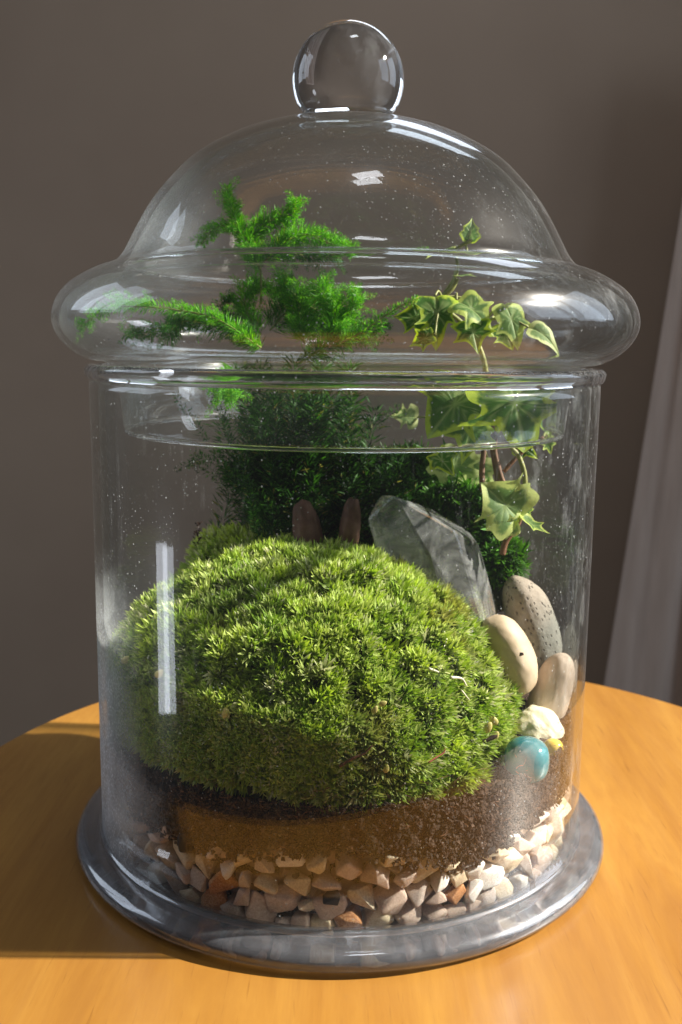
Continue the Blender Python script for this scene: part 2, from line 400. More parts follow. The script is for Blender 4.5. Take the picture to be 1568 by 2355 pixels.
ring(lid, 'shoulder_fold', .850, 2.325, .016, .010, SOLID)
kp = [(0, 2.9), (.12, 2.9), (.170, 2.901), (.176, 2.912), (.172, 2.925)]
cz, kr = 3.040, .2145
a0 = math.asin((2.935-cz)/kr)
for k in range(26):
    a_ = a0 + (math.pi/2-a0)*k/25
    kp.append((max(0, kr*math.cos(a_)), cz + kr*math.sin(a_)*.985))
part(lid, 'knob', *lathe(kp, 96), SOLID)

# ------------------------------------------------------------------ soil
soil = empty('soil_mass', (0, 0, .06), 'dark brown peaty soil between the gravel bed and the moss', 'soil')
del soil['category']; soil['kind'] = 'stuff'; soil['category'] = 'soil'
nT, nZ = 900, 110
th_ = np.linspace(0, 2*np.pi, nT, endpoint=False)
def gravel_top(t):      # height of the gravel against the glass by azimuth
    return .285 + .045*np.sin(3*t+1.0) + .03*np.sin(7*t) + .06*np.clip(np.cos(t+.55), 0, 1)
def soil_top(t):
    return .50 + .02*np.cos(t+.3) + .02*np.sin(3*t+.4)
V = []
for j in range(nZ):
    v = j/(nZ-1)
    z = .062 + v*(soil_top(th_)-.062)
    gt = gravel_top(th_)
    rough = .03*vnoise(np.stack([np.cos(th_)*9, np.sin(th_)*9, z*9], 1), 1.0, 3, 2)
    k = np.clip((z-(gt+rough))/.02, 0, 1)
    r = .85 + (.958-.85)*k
    P = np.stack([r*np.cos(th_), r*np.sin(th_), z], 1)
    nn = vnoise(P, 26, 1, 3)
    r = np.minimum(r + .020*nn + .012*vnoise(P, 60, 8, 2) - .008, .963)
    V.append(np.stack([r*np.cos(th_), r*np.sin(th_), z], 1))
rings = [.9, .75, .55, .3, .02]
for q in rings:
    r = q*.94 + 0*th_; P = np.stack([r*np.cos(th_), r*np.sin(th_), soil_top(th_)+.04*(1-q)], 1); P[:, 2] += .03*vnoise(P, 14, 2); V.append(P)
V = np.concatenate(V); nr = nZ+len(rings); F = []
j = np.arange(nT); j2 = (j+1) % nT
for i in range(nr-1): F.append(np.stack([i*nT+j, i*nT+j2, (i+1)*nT+j2, (i+1)*nT+j], 1))
part(soil, 'soil', V, np.concatenate(F), SOIL, kind='stuff')
# root fibres and crumbs pressed against the glass
V = []; F = []
for k in range(420):
    t_ = rng.uniform(-math.pi*1.02, .06); z = rng.uniform(.30, .56) + .06*max(0, math.cos(t_+.55))
    if z < gravel_top(t_)+.02: continue
    L = rng.uniform(.015, .055); a_ = rng.uniform(0, math.pi); cu = rng.uniform(-1.2, 1.2); r = .963
    P = []; tt, zz = t_, z
    for i in range(5):
        P.append((r*math.cos(tt), r*math.sin(tt), zz)); tt += math.cos(a_)*L/5; zz += math.sin(a_)*L/5; a_ += cu/4
    b = len(V); wd = rng.uniform(.0007, .0016)
    for p in P: V += [(p[0], p[1], p[2]-wd), (p[0], p[1], p[2]+wd)]
    F += [(b+2*i, b+2*i+2, b+2*i+3, b+2*i+1) for i in range(4)]
part(soil, 'root_fibres', V, F, FIBRE, kind='stuff')

# crumbs of soil, bark and grit pressed unevenly against the glass
def crumbs(name, n, rlo, rhi, mat, zlo, zhi, seed):
    g = np.random.default_rng(seed); V = []; F = []
    base = np.array([(1, 0, 0), (-1, 0, 0), (0, 1, 0), (0, -1, 0), (0, 0, 1), (0, 0, -1)], float)
    tri = [(0, 2, 4), (2, 1, 4), (1, 3, 4), (3, 0, 4), (2, 0, 5), (1, 2, 5), (3, 1, 5), (0, 3, 5)]
    for _ in range(n):
        t_ = g.uniform(-math.pi*1.03, .08); gt = float(gravel_top(t_)); z = g.uniform(gt+zlo, zhi)
        r_ = g.uniform(rlo, rhi); q, _r = np.linalg.qr(g.normal(size=(3, 3)))
        p = (base*g.uniform(.5, 1.3, (6, 1))*np.array([1, g.uniform(.5, 1), g.uniform(.5, 1)])) @ q*r_
        c = np.array([.952*math.cos(t_), .952*math.sin(t_), z]); p = p+c
        rr = np.hypot(p[:, 0], p[:, 1]); f = np.where(rr > .966, .966/rr, 1); p[:, 0] *= f; p[:, 1] *= f
        b = len(V); V += [tuple(x) for x in p]; F += [(b+i, b+j, b+k) for i, j, k in tri]
    part(soil, name, V, F, mat, False, 'stuff')
crumbs('dark_crumbs', 2600, .006, .016, mat_simple('dark_crumb', [(.3, (.018, .012, .010)), (.7, (.065, .042, .03))], 300, .9, .5), -.03, .53, 61)
crumbs('soil_clods', 420, .018, .036, SOIL, .0, .52, 64)
crumbs('brown_crumbs', 1500, .005, .013, mat_simple('brown_crumb', [(.3, (.06, .035, .024)), (.7, (.16, .10, .07))], 300, .9, .5), -.01, .53, 62)
crumbs('pale_grit', 160, .004, .009, mat_simple('pale_grit', [(.3, (.30, .24, .17)), (.7, (.50, .44, .36))], 300, .8, .4), 0, .52, 63)

# ------------------------------------------------------------------ gravel
def chip_mesh(seed):
    r = random.Random(seed); bm = bmesh.new()
    sx, sy, sz = r.uniform(.9, 1.35), r.uniform(.65, .95), r.uniform(.6, .9)
    for i in range(8):
        c8 = [(-1 if i & 1 else 1), (-1 if i & 2 else 1), (-1 if i & 4 else 1)]
        q = r.uniform(.55, 1.0)
        bm.verts.new([(c8[k]*q*.75 + r.uniform(-.30, .30))*(sx, sy, sz)[k] for k in range(3)])
    for _ in range(5):
        v = Vector((r.gauss(0, 1), r.gauss(0, 1), r.gauss(0, 1))).normalized()*r.uniform(.75, .95); bm.verts.new((v.x*sx, v.y*sy, v.z*sz))
    res = bmesh.ops.convex_hull(bm, input=bm.verts)
    bmesh.ops.delete(bm, geom=[g for g in res['geom_interior'] if isinstance(g, bmesh.types.BMVert)], context='VERTS')
    bmesh.ops.dissolve_limit(bm, angle_limit=.35, verts=bm.verts, edges=bm.edges)
    bmesh.ops.bevel(bm, geom=list(bm.edges), offset=.15, segments=3, affect='EDGES', profile=.6, clamp_overlap=True)
    bmesh.ops.triangulate(bm, faces=bm.faces)
    for v in bm.verts:
        v.co += v.co.normalized()*.05*mnoise.noise(v.co*2.2+Vector((seed, 0, 0)))
    mx = max(v.co.length for v in bm.verts)
    bmesh.ops.scale(bm, vec=(1/mx,)*3, verts=bm.verts)
    bmesh.ops.scale(bm, vec=(S,)*3, verts=bm.verts)
    m = bpy.data.meshes.new('gravel_chip'); bm.to_mesh(m); bm.free()
    m.polygons.foreach_set('use_smooth', np.full(len(m.polygons), True))
    return m
NS = 12
chips = {c: [] for c in PEB}
for c in PEB:
    for k in range(NS):
        m = chip_mesh(k*7+3)
        m.materials.append(PEB[c]); chips[c].append(m)
# staggered rows against the glass, then relaxed so that the chips do not overlap
pts = []
for row, (zz, n) in enumerate(((.100, 35), (.165, 34), (.228, 33), (.288, 32))):
    for k in range(n):
        t_ = math.radians(-188 + 196*(k + .5*(row % 2) + rng.uniform(-.2, .2))/n)
        z = zz + rng.uniform(-.012, .012)
        top = float(gravel_top(t_)) + .012
        if z > top: continue
        r = .040 + .036*rng.random()**1.3
        pts.append([t_, z, r, row])
A = np.array(pts)
for it in range(60):
    X = A[:, 0]*.91; Z = A[:, 1]
    dx = X[:, None]-X[None]; dz = Z[:, None]-Z[None]; d2 = np.sqrt(dx**2+dz**2)+1e-6
    need = (A[:, 2][:, None]+A[:, 2][None])*.78
    ov = np.clip(need-d2, 0, None); np.fill_diagonal(ov, 0)
    A[:, 0] += (ov*dx/d2).sum(1)*.25/.91; A[:, 1] += (ov*dz/d2).sum(1)*.25
    A[:, 1] = np.maximum(A[:, 1], .056+A[:, 2]*.62) - .001
SECT = [(-190, 'at the far left edge'), (-160, 'behind misted left glass'), (-140, 'near the left charcoal piece'), (-122, 'in left shade'),
        (-105, 'below moss left half'), (-88, 'beside the front charcoal lump'), (-72, 'below moss right half'),
        (-56, 'right of centre'), (-42, 'left of brightest sun patch'), (-26, 'in brightest sun patch'), (-10, 'under the blue marble'), (30, 'at the far right edge')]
names = {0: 'in bottom row', 1: 'in middle row', 2: 'at soil line', 3: 'at soil line'}
recs = []
for (t_, z, r, row) in A:
    deg = math.degrees(t_)
    u = random.random()
    if deg > -62: c = 'white' if u < .42 else 'cream' if u < .70 else 'peach' if u < .90 else 'grey'  # whiter mix on the right: the sun patch put into chip colours
    else: c = 'peach' if u < .40 else 'cream' if u < .68 else 'grey' if u < .84 else 'white' if u < .93 else 'rusty orange'
    k = random.randrange(NS)
    rr = .962 - r*.78
    o = obj('gravel_chip', chips[c][k], None, None, (rr*math.cos(t_), rr*math.sin(t_), z), None, 'gravel', 'marble gravel chips in the bottom of the jar')
    o.rotation_euler = (random.uniform(-.5, .5), random.uniform(-.7, .7)+random.choice((0, 3.14)), t_+math.pi/2+random.uniform(-.45, .45))
    s_ = r*random.uniform(1.06, 1.22); o.scale = (s_, s_, s_)
    sec = [s for lim, s in SECT if deg >= lim][-1] if deg >= -190 else SECT[0][1]
    size = 'small' if r < .048 else 'large' if r > .062 else 'mid-sized'
    recs.append((o, '%s %s gravel chip %s %s' % (size, c, names[int(row)], sec), t_))
by = {}
for o, l, t_ in recs: by.setdefault(l, []).append((t_, o))
ordn = ['leftmost', 'second from left', 'third from left', 'fourth from left', 'fifth from left', 'sixth from left']
for l, g in by.items():
    g.sort(key=lambda q: q[0])
    for i, (_, o) in enumerate(g):
        o['label'] = l if len(g) == 1 else (ordn[i] if i < len(g)-1 else 'rightmost') + ' ' + l
# the deeper layer of the bed, seen only through the gaps
V = []; F = []; base_m = chips['peach'][0]
for row in range(4):
    for k in range(46):
        t_ = math.radians(-190+200*(k+.5*(row % 2))/46); z = .11+row*.062
        if z > gravel_top(t_): continue
        m = chips['peach'][random.randrange(NS)]
        M = Matrix.Translation((.835*math.cos(t_)*S, .835*math.sin(t_)*S, z*S)) @ Matrix.Rotation(random.uniform(0, 6), 4, Vector((random.random(), random.random(), 1)).normalized()) @ Matrix.Scale(.058, 4)
        b = len(V); V += [tuple((M @ v.co)/S) for v in m.vertices]; F += [tuple(b+i for i in p.vertices) for p in m.polygons]
dg = obj('deep_gravel', mesh('deep_gravel', V, F), PEB['peach'], None, (0, 0, 0), 'deeper layer of pale gravel showing through gaps in the bed', 'gravel', None, 'stuff')
# charcoal lumps
def lump(name, loc, r, mat, label, cat, sc3=(1, 1, 1), seed=1, rot=0, group=None):
    m = chip_mesh(seed); m.name = name; m.materials.append(mat)
    o = obj(name, m, None, None, loc, label, cat, group); o.scale = (r*sc3[0], r*sc3[1], r*sc3[2]); o.rotation_euler = (.2, rot, .1); return o
def wallpt(px, py, r=.93):
    o = np.array([CAMX, -CAMD, CAMH]); D = at(px, py, 0)-o
    a, b, c = D[0]**2+D[1]**2, o[0]*D[0]+o[1]*D[1], o[0]**2+o[1]**2-r*r
    disc = max(0, b*b-a*c); return o + D*(-b-math.sqrt(disc))/a
CG = 'black charcoal lumps in the gravel'
lump('charcoal_lump', wallpt(762, 2066, .945), .040, CHAR, 'black square charcoal lump at the front centre of the gravel', 'charcoal', seed=51, group=CG)
lump('charcoal_lump', wallpt(436, 1925, .935), .085, CHAR, 'tall black charcoal piece at the left under the misted glass', 'charcoal', (.6, .6, 1.2), 52, .15, CG)
lump('charcoal_lump', wallpt(677, 2015, .95), .020, CHAR, 'tiny black charcoal lump left of centre at the soil line', 'charcoal', seed=53, group=CG)
lump('charcoal_lump', wallpt(1122, 1955, .95), .030, CHAR, 'small black charcoal lump beside a white chip on the right', 'charcoal', seed=54, group=CG)

# ------------------------------------------------------------------ moss
def tufts(P, N, size, nleaf, palette, spread=.85, clampr=.958, droop=.0, wfac=.10, rgn=rng):
    """Star-shaped moss shoots: each one nleaf narrow pointed leaves (3 triangles each). Returns verts, faces, colours."""
    n = len(P); k = nleaf
    up = N/np.linalg.norm(N, axis=1)[:, None]
    ref = np.where(np.abs(up[:, 2:3]) < .9, np.array([[0, 0, 1.]]), np.array([[1., 0, 0]]))
    u = np.cross(up, ref); u /= np.linalg.norm(u, axis=1)[:, None]; v = np.cross(up, u)
    ang = rgn.uniform(0, 2*np.pi, (n, k)); tilt = np.sqrt(rgn.uniform(.01, 1, (n, k)))*spread
    d = (np.cos(tilt)[..., None]*up[:, None] + np.sin(tilt)[..., None]*(np.cos(ang)[..., None]*u[:, None]+np.sin(ang)[..., None]*v[:, None]))
    L = size[:, None]*rgn.uniform(.65, 1.15, (n, k))
    side = np.cross(d, up[:, None] + .3*rgn.normal(size=(n, k, 3))); side /= np.linalg.norm(side, axis=2)[..., None]+1e-9
    base = P[:, None] + d*L[..., None]*.05 - up[:, None]*(.25*L)[..., None]
    wd = (L*wfac)[..., None]
    mid = base + d*(L*.55)[..., None]; tip = base + d*L[..., None] + up[:, None]*(L*.12)[..., None]; tip[..., 2] -= droop*L
    V = np.stack([base-side*wd*.6, base+side*wd*.6, mid+side*wd, mid-side*wd, tip], 2)
    V = V.reshape(-1, 3)
    rr = np.hypot(V[:, 0], V[:, 1]); f = np.where(rr > clampr, clampr/np.maximum(rr, 1e-6), 1); V[:, 0] *= f; V[:, 1] *= f
    b = np.arange(n*k)[:, None]*5
    F = np.concatenate([b+np.array([[0, 1, 2]]), b+np.array([[0, 2, 3]]), b+np.array([[3, 2, 4]])])
    col = palette                                        # (n,2,3): base colour and tip colour
    cc = np.repeat(col[:, None], k, 1)
    jit = rgn.uniform(.75, 1.25, (n, k, 1))
    cb, ct = cc[:, :, 0]*jit, cc[:, :, 1]*jit
    Cc = np.stack([cb, cb, (cb+ct)/2, (cb+ct)/2, ct], 2).reshape(-1, 3)
    return V, F, Cc
def mound_points(center, axes, n, seed, lump_amp=.05, lump_sc=5.5, amin=-.75):
    g = np.random.default_rng(seed)
    D = g.normal(size=(n*2, 3)); D /= np.linalg.norm(D, axis=1)[:, None]
    D = D[D[:, 2] > amin][:n]
    ax = np.array(axes); P = D*ax
    Nn = D/ax; Nn /= np.linalg.norm(Nn, axis=1)[:, None]
    h = vnoise(P+10, lump_sc, seed, 3)
    h2 = vnoise(P+20, lump_sc*2.9, seed+3, 2)
    P = P + Nn*(h*lump_amp + h2*lump_amp*1.15)[:, None] + np.array(center)
    return P, Nn, h
def moss_palette(P, h, seed):
    g = np.random.default_rng(seed); n = len(P)
    z1 = vnoise(P, 3.0, seed+5, 2)[:, None]; z2 = vnoise(P, 9.0, seed+6, 2)[:, None]; r = g.uniform(0, 1, (n, 1))
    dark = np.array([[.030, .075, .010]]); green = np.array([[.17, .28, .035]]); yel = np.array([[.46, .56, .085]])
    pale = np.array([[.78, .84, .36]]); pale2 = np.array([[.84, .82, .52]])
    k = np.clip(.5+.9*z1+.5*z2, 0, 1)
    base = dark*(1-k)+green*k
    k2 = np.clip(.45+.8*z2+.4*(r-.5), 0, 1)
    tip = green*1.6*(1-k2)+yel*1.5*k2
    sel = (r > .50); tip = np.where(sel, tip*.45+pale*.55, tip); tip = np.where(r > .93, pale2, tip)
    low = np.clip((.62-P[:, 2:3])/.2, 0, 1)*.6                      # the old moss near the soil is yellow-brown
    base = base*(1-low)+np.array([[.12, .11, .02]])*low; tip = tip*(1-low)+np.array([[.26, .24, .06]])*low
    br = np.clip((vnoise(P, 4.5, seed+9, 3)[:, None]-.30)/.15, 0, 1)*.55*(r < .8)   # dry brownish patches
    base = base*(1-br)+np.array([[.09, .065, .02]])*br; tip = tip*(1-br)+np.array([[.36, .28, .11]])*br
    return np.stack([base, tip], 1)
def moss(name, label, center, axes, n, seed, size=(.05, .075), nleaf=15, amp=.05, core_shrink=.94, keep=None, amin=-.8):
    root = empty(name, (center[0], center[1], max(.4, center[2]-axes[2])), label, 'moss', None)
    P, Nn, h = mound_points(center, axes, n, seed, amp, amin=amin)
    rr = np.hypot(P[:, 0], P[:, 1])
    zlim = .515 - .07*np.clip(P[:, 0]/.5, -.6, 1) + .02*vnoise(P, 8, 4, 2)
    m = (rr < 1.12) & (P[:, 2] > zlim)
    if keep is not None: m &= keep(P, Nn)
    m &= vnoise(P, 13, seed+30, 2) > -.50
    P, Nn, h = P[m], Nn[m], h[m]
    rr = np.hypot(P[:, 0], P[:, 1]); f = np.where(rr > .935, .935/rr, 1); P[:, 0] *= f; P[:, 1] *= f
    g = np.random.default_rng(seed+1)
    Nn = Nn + g.normal(0, .33, Nn.shape); Nn[:, 2] += .04
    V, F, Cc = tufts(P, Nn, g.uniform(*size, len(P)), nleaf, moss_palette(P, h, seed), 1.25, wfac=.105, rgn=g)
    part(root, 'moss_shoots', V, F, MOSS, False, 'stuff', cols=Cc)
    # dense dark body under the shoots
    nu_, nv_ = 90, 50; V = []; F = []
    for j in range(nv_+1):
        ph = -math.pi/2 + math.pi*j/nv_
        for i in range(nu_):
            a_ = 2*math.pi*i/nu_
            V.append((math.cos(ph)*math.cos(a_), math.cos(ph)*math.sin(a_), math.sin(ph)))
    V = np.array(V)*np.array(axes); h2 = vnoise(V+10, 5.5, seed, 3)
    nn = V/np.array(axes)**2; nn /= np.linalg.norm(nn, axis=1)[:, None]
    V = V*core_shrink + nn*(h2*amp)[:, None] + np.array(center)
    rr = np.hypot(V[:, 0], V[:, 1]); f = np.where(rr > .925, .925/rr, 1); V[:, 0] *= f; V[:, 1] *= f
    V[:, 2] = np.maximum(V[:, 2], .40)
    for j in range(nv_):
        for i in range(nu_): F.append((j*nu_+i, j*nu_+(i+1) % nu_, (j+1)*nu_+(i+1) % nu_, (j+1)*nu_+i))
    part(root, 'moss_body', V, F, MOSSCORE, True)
    return root
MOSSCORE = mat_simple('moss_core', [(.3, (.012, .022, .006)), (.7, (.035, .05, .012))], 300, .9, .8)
front_facing = lambda P, N: (N[:, 1] < .55)
moss('moss_cushion', 'large bright green dome of cushion moss filling the middle of the jar', (-.155, -.15, .56), (.81, .82, .64), 12500, 11, size=(.040, .060), nleaf=17, amp=.05, keep=front_facing, amin=-.30)
moss('moss_mound', 'darker low moss mound behind the left of the big cushion', (-.36, .38, .84), (.36, .30, .36), 2600, 21, keep=front_facing)

# loose bits lying on the moss
def bit(name, px, py, Y, r, sc3, mat, label, cat, rot=(0, 0, 0), seed=3, group=None):
    m = chip_mesh(seed); m.materials.append(mat); p = at(px, py, Y)
    o = obj(name, m, None, None, tuple(p), label, cat, group); o.scale = tuple(r*q for q in sc3); o.rotation_euler = rot; return o

# ------------------------------------------------------------------ foxtail fern
def plume(path, rad, dens, seed, colA, colB, r_end=.5, needle_w=.0017, up=0.15, clampr=.955):
    """Fine needles set all round a curved branch. rad = needle length at the base of the branch."""
    g = np.random.default_rng(seed); P = spline(path, 14)
    T = np.gradient(P, axis=0); seg = np.linalg.norm(np.diff(P, axis=0), axis=1); L = seg.sum(); cum = np.r_[0, np.cumsum(seg)]/L
    T /= np.linalg.norm(T, axis=1)[:, None]
    n = int(L*dens); u = g.uniform(0, 1, n)
    B = np.stack([np.interp(u, cum, P[:, i]) for i in range(3)], 1); Tn = np.stack([np.interp(u, cum, T[:, i]) for i in range(3)], 1)
    d = g.normal(size=(n, 3)); d -= (d*Tn).sum(1)[:, None]*Tn; d /= np.linalg.norm(d, axis=1)[:, None]
    d = d + Tn*g.uniform(.1, .9, (n, 1)); d[:, 2] += up; d /= np.linalg.norm(d, axis=1)[:, None]
    ln = rad*(1-(1-r_end)*u)*g.uniform(.55, 1.1, n)
    off = B + d*(ln*g.uniform(0, .45, n))[:, None]
    tip = off + d*(ln*.75)[:, None]; side = np.cross(d, g.normal(size=(n, 3))); side /= np.linalg.norm(side, axis=1)[:, None]
    mid = (off+tip)/2
    V = np.stack([off, mid+side*needle_w, tip, mid-side*needle_w], 1).reshape(-1, 3)
    rr = np.hypot(V[:, 0], V[:, 1]); lim = np.where(V[:, 2] > 1.66, np.where(V[:, 2] > 1.96, 1.06, .84), clampr)
    f = np.where(rr > lim, lim/np.maximum(rr, 1e-6), 1); V[:, 0] *= f; V[:, 1] *= f
    b = np.arange(n)[:, None]*4; F = np.concatenate([b+np.array([[0, 1, 2]]), b+np.array([[0, 2, 3]])])
    k = g.uniform(0, 1, (n, 1))**1.3; c = np.array([colA])*(1-k)+np.array([colB])*k
    dry = (g.uniform(0, 1, (n, 1)) > .95); c = np.where(dry, c*.4+np.array([[.20, .17, .04]]), c)
    return V, F, np.repeat(c, 4, 0), P
def join(parts_):
    V = []; F = []; Cc = []; b = 0
    for v, f, c in parts_:
        V.append(v); F.append(f+b); Cc.append(c); b += len(v)
    return np.concatenate(V), np.concatenate(F), np.concatenate(Cc)
fern = empty('foxtail_fern', (-.25, .30, .9), 'feathery bright green asparagus fern reaching up into the glass lid', 'fern')
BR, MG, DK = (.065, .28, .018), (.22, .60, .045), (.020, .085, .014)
def A3(l, Y): return [tuple(at(x, y, Y if not isinstance(Y, (list, tuple)) else Y[i])) for i, (x, y) in enumerate(l)]
fronds = [
 # (path px, depth, needle length, density, colours, end taper)
 ([(600, 608), (585, 585), (560, 550), (540, 500), (520, 432)], .12, .085, 2600, BR, MG, .42),
 ([(600, 620), (560, 545), (520, 520), (488, 530), (463, 562)], .10, .060, 900, BR, MG, .6),
 ([(570, 560), (600, 520), (640, 500), (672, 492), (682, 462)], .14, .085, 2300, BR, MG, .35),
 ([(610, 600), (660, 555), (710, 540), (760, 560), (815, 577)], .12, .085, 2400, BR, MG, .5),
 ([(560, 592), (640, 580), (700, 588), (780, 592)], .20, .06, 2600, DK, BR, .7),
 ([(760, 585), (840, 582), (910, 578), (985, 572)], .12, .022, 900, BR, MG, .6),
 ([(600, 770), (570, 725), (562, 680), (590, 652)], .15, .085, 2200, BR, MG, .7),
 ([(700, 790), (690, 730), (680, 680), (650, 660)], .18, .10, 2400, BR, MG, .8),
 ([(760, 790), (770, 730), (750, 685), (730, 655)], .12, .095, 2400, BR, MG, .7),
 ([(740, 780), (790, 735), (815, 700), (820, 668)], .12, .070, 1700, BR, MG, .5),
 ([(620, 760), (680, 700), (740, 720), (800, 760)], .25, .12, 2600, DK, BR, .9),
 ([(600, 800), (540, 760), (470, 745), (420, 740), (380, 770)], .0, .075, 1700, DK, BR, .8),
 ([(600, 800), (500, 735), (400, 712), (320, 705), (250, 710), (180, 752)], -.05, .060, 1300, BR, MG, .55),
 ([(420, 760), (360, 755), (330, 770), (300, 765)], .1, .055, 1100, DK, BR, .7),
 ([(545, 790), (530, 740), (515, 700), (528, 690)], .15, .055, 1100, DK, BR, .5),
 ([(780, 790), (830, 765), (880, 730), (920, 705), (962, 685)], -.05, .050, 1500, BR, MG, .4),
 ([(700, 830), (760, 790), (830, 770), (880, 750)], .05, .07, 1500, DK, BR, .7),
 ([(540, 850), (525, 870), (515, 885), (520, 905)], -.35, .075, 1500, BR, MG, .9),
]
for i, (pp, Y, rad, dens, ca, cb, re_) in enumerate(fronds):
    V, F, Cc, P = plume(A3(pp, Y), rad, dens*1.2, 100+i, ca, cb, re_)
    if rad > .052:                                        # side branchlets
        gb = np.random.default_rng(900+i); bits = [(V, F, Cc)]
        for q in range(int(len(P)*.75)):
            j = gb.integers(0, len(P)-1); p0 = P[j]; tdir = P[min(j+3, len(P)-1)]-P[max(j-3, 0)]; tdir /= np.linalg.norm(tdir)+1e-9
            d = gb.normal(size=3); d -= d@tdir*tdir; d /= np.linalg.norm(d); d = d+.7*tdir+np.array([0, 0, .15]); d /= np.linalg.norm(d)
            ln = rad*gb.uniform(.8, 1.7)*(.62 if i < 4 else 1)
            v_, f_, c_, _ = plume([p0, p0+d*ln*.5, p0+d*ln+np.array([0, 0, -.12*ln])], rad*.44, 1250, 3000+100*i+q, ca, cb, .5, .0012)
            bits.append((v_, f_, c_))
        V, F, Cc = join(bits)
    fr_ = part(fern, 'frond', V, F, FERN, False, cols=Cc)
    v, f = tube(P, .0045, .002, 5)
    L0 = Vector(fern.location)/S
    obj('frond_stem', mesh('frond_stem', v, f, True, S, tuple(L0)), GSTEM, fr_)
# inner fern growth down to the moss, its shade put into dark needle colours
inner_g = []
g = np.random.default_rng(5)
for i in range(46):
    x0 = float(np.clip(g.normal(720, 110), 500, 920)); y0 = g.uniform(1230, 1275); x1 = x0+g.uniform(-70, 80); y1 = g.uniform(825, 950) if x0 < 850 else g.uniform(1050, 1150)
    if x0 < 600: y1 = g.uniform(930, 1130); x1 = x0 + g.uniform(-50, 90)
    Y0 = g.uniform(.2, .6); xm, ym = (x0+x1)/2+g.uniform(-30, 30), (y0+y1)/2
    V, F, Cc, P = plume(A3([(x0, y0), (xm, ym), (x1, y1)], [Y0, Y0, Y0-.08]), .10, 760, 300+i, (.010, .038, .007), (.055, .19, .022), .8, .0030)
    inner_g.append((V, F, Cc))
for i in range(16):                                     # loose outer fronds, thinner, to the left and right of the thicket
    x0 = g.uniform(560, 700); x1 = g.uniform(395, 560) if i % 3 else g.uniform(860, 960); y1 = g.uniform(890, 1150)
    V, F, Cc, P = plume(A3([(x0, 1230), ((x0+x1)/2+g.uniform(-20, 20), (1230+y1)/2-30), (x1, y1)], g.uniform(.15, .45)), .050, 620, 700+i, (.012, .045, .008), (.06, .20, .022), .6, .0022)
    inner_g.append((V, F, Cc))
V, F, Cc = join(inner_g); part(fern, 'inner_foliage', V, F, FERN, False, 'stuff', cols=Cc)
p = A3([(600, 700), (600, 640), (596, 600)], .13); v, f = tube(spline(p, 8), .006, .004, 6); part(fern, 'stem', v, f, GSTEM)
for i, (a_, b_) in enumerate((((650, 1260), (640, 960)), ((705, 1255), (715, 850)), ((800, 1250), (790, 1000)), ((600, 1240), (585, 1010)), ((760, 1250), (720, 950)))):
    p = A3([a_, ((a_[0]+b_[0])/2+g.uniform(-15, 15), (a_[1]+b_[1])/2), b_], .5)
    v, f = tube(spline(p, 8), .010, .006, 7); part(fern, 'stem', v, f, BARK)
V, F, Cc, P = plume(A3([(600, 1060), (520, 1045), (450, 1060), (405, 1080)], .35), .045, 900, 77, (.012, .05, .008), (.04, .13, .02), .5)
part(fern, 'frond', V, F, FERN, False, cols=Cc)
# small dark sprig left of the moss top
spr = empty('dried_sprig', tuple(at(455, 1255, .1)), 'tiny dark brown dried sprig standing at the left of the moss', 'sprig')
V, F, Cc, P = plume(A3([(455, 1260), (453, 1230), (456, 1200)], .1), .035, 500, 78, (.025, .012, .008), (.06, .03, .02), .4, .004)
part(spr, 'twigs', V, F, FERN, False, cols=Cc)

# ------------------------------------------------------------------ spiky undergrowth behind the crystal
ug = empty('leafy_moss', tuple(at(1080, 1300, .25)), 'spiky leafy green moss growing behind the crystal and ivy stem', 'moss')
g = np.random.default_rng(9); P = []
for (cx_, cy_, rx, ry, n, Yd) in ((1060, 1170, 85, 55, 340, .3), (1110, 1200, 60, 60, 240, .25), (1160, 1290, 42, 42, 210, .22), (960, 1110, 140, 75, 380, .45), (1120, 1260, 55, 60, 200, .4), (720, 1090, 200, 60, 260, .35)):
    for _ in range(n):
        a_ = g.uniform(0, 6.28); q = math.sqrt(g.uniform(0, 1)); P.append(at(cx_+rx*q*math.cos(a_), cy_+ry*q*math.sin(a_), Yd+g.uniform(-.08, .12)))
P = np.array(P); Nn = np.tile(np.array([[0, -.6, .7]]), (len(P), 1)) + g.normal(0, .5, (len(P), 3))
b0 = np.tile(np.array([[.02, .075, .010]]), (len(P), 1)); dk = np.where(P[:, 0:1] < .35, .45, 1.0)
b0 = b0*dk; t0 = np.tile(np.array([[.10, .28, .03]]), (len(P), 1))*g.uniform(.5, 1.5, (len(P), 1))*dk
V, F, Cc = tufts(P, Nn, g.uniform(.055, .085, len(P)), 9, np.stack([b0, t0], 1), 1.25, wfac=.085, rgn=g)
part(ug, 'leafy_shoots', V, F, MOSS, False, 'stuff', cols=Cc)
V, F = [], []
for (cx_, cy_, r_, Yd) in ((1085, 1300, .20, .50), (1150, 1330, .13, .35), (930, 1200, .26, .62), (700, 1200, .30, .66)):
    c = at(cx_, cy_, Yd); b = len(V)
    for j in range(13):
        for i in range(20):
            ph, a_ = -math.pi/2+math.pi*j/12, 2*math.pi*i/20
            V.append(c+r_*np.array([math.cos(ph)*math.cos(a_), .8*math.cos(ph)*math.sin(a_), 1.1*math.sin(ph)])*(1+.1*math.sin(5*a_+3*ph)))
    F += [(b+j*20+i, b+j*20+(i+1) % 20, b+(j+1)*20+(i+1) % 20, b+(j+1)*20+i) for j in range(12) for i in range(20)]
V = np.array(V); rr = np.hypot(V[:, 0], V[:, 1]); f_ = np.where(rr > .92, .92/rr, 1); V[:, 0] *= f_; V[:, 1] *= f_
part(ug, 'moss_body', V, F, MOSSCORE)

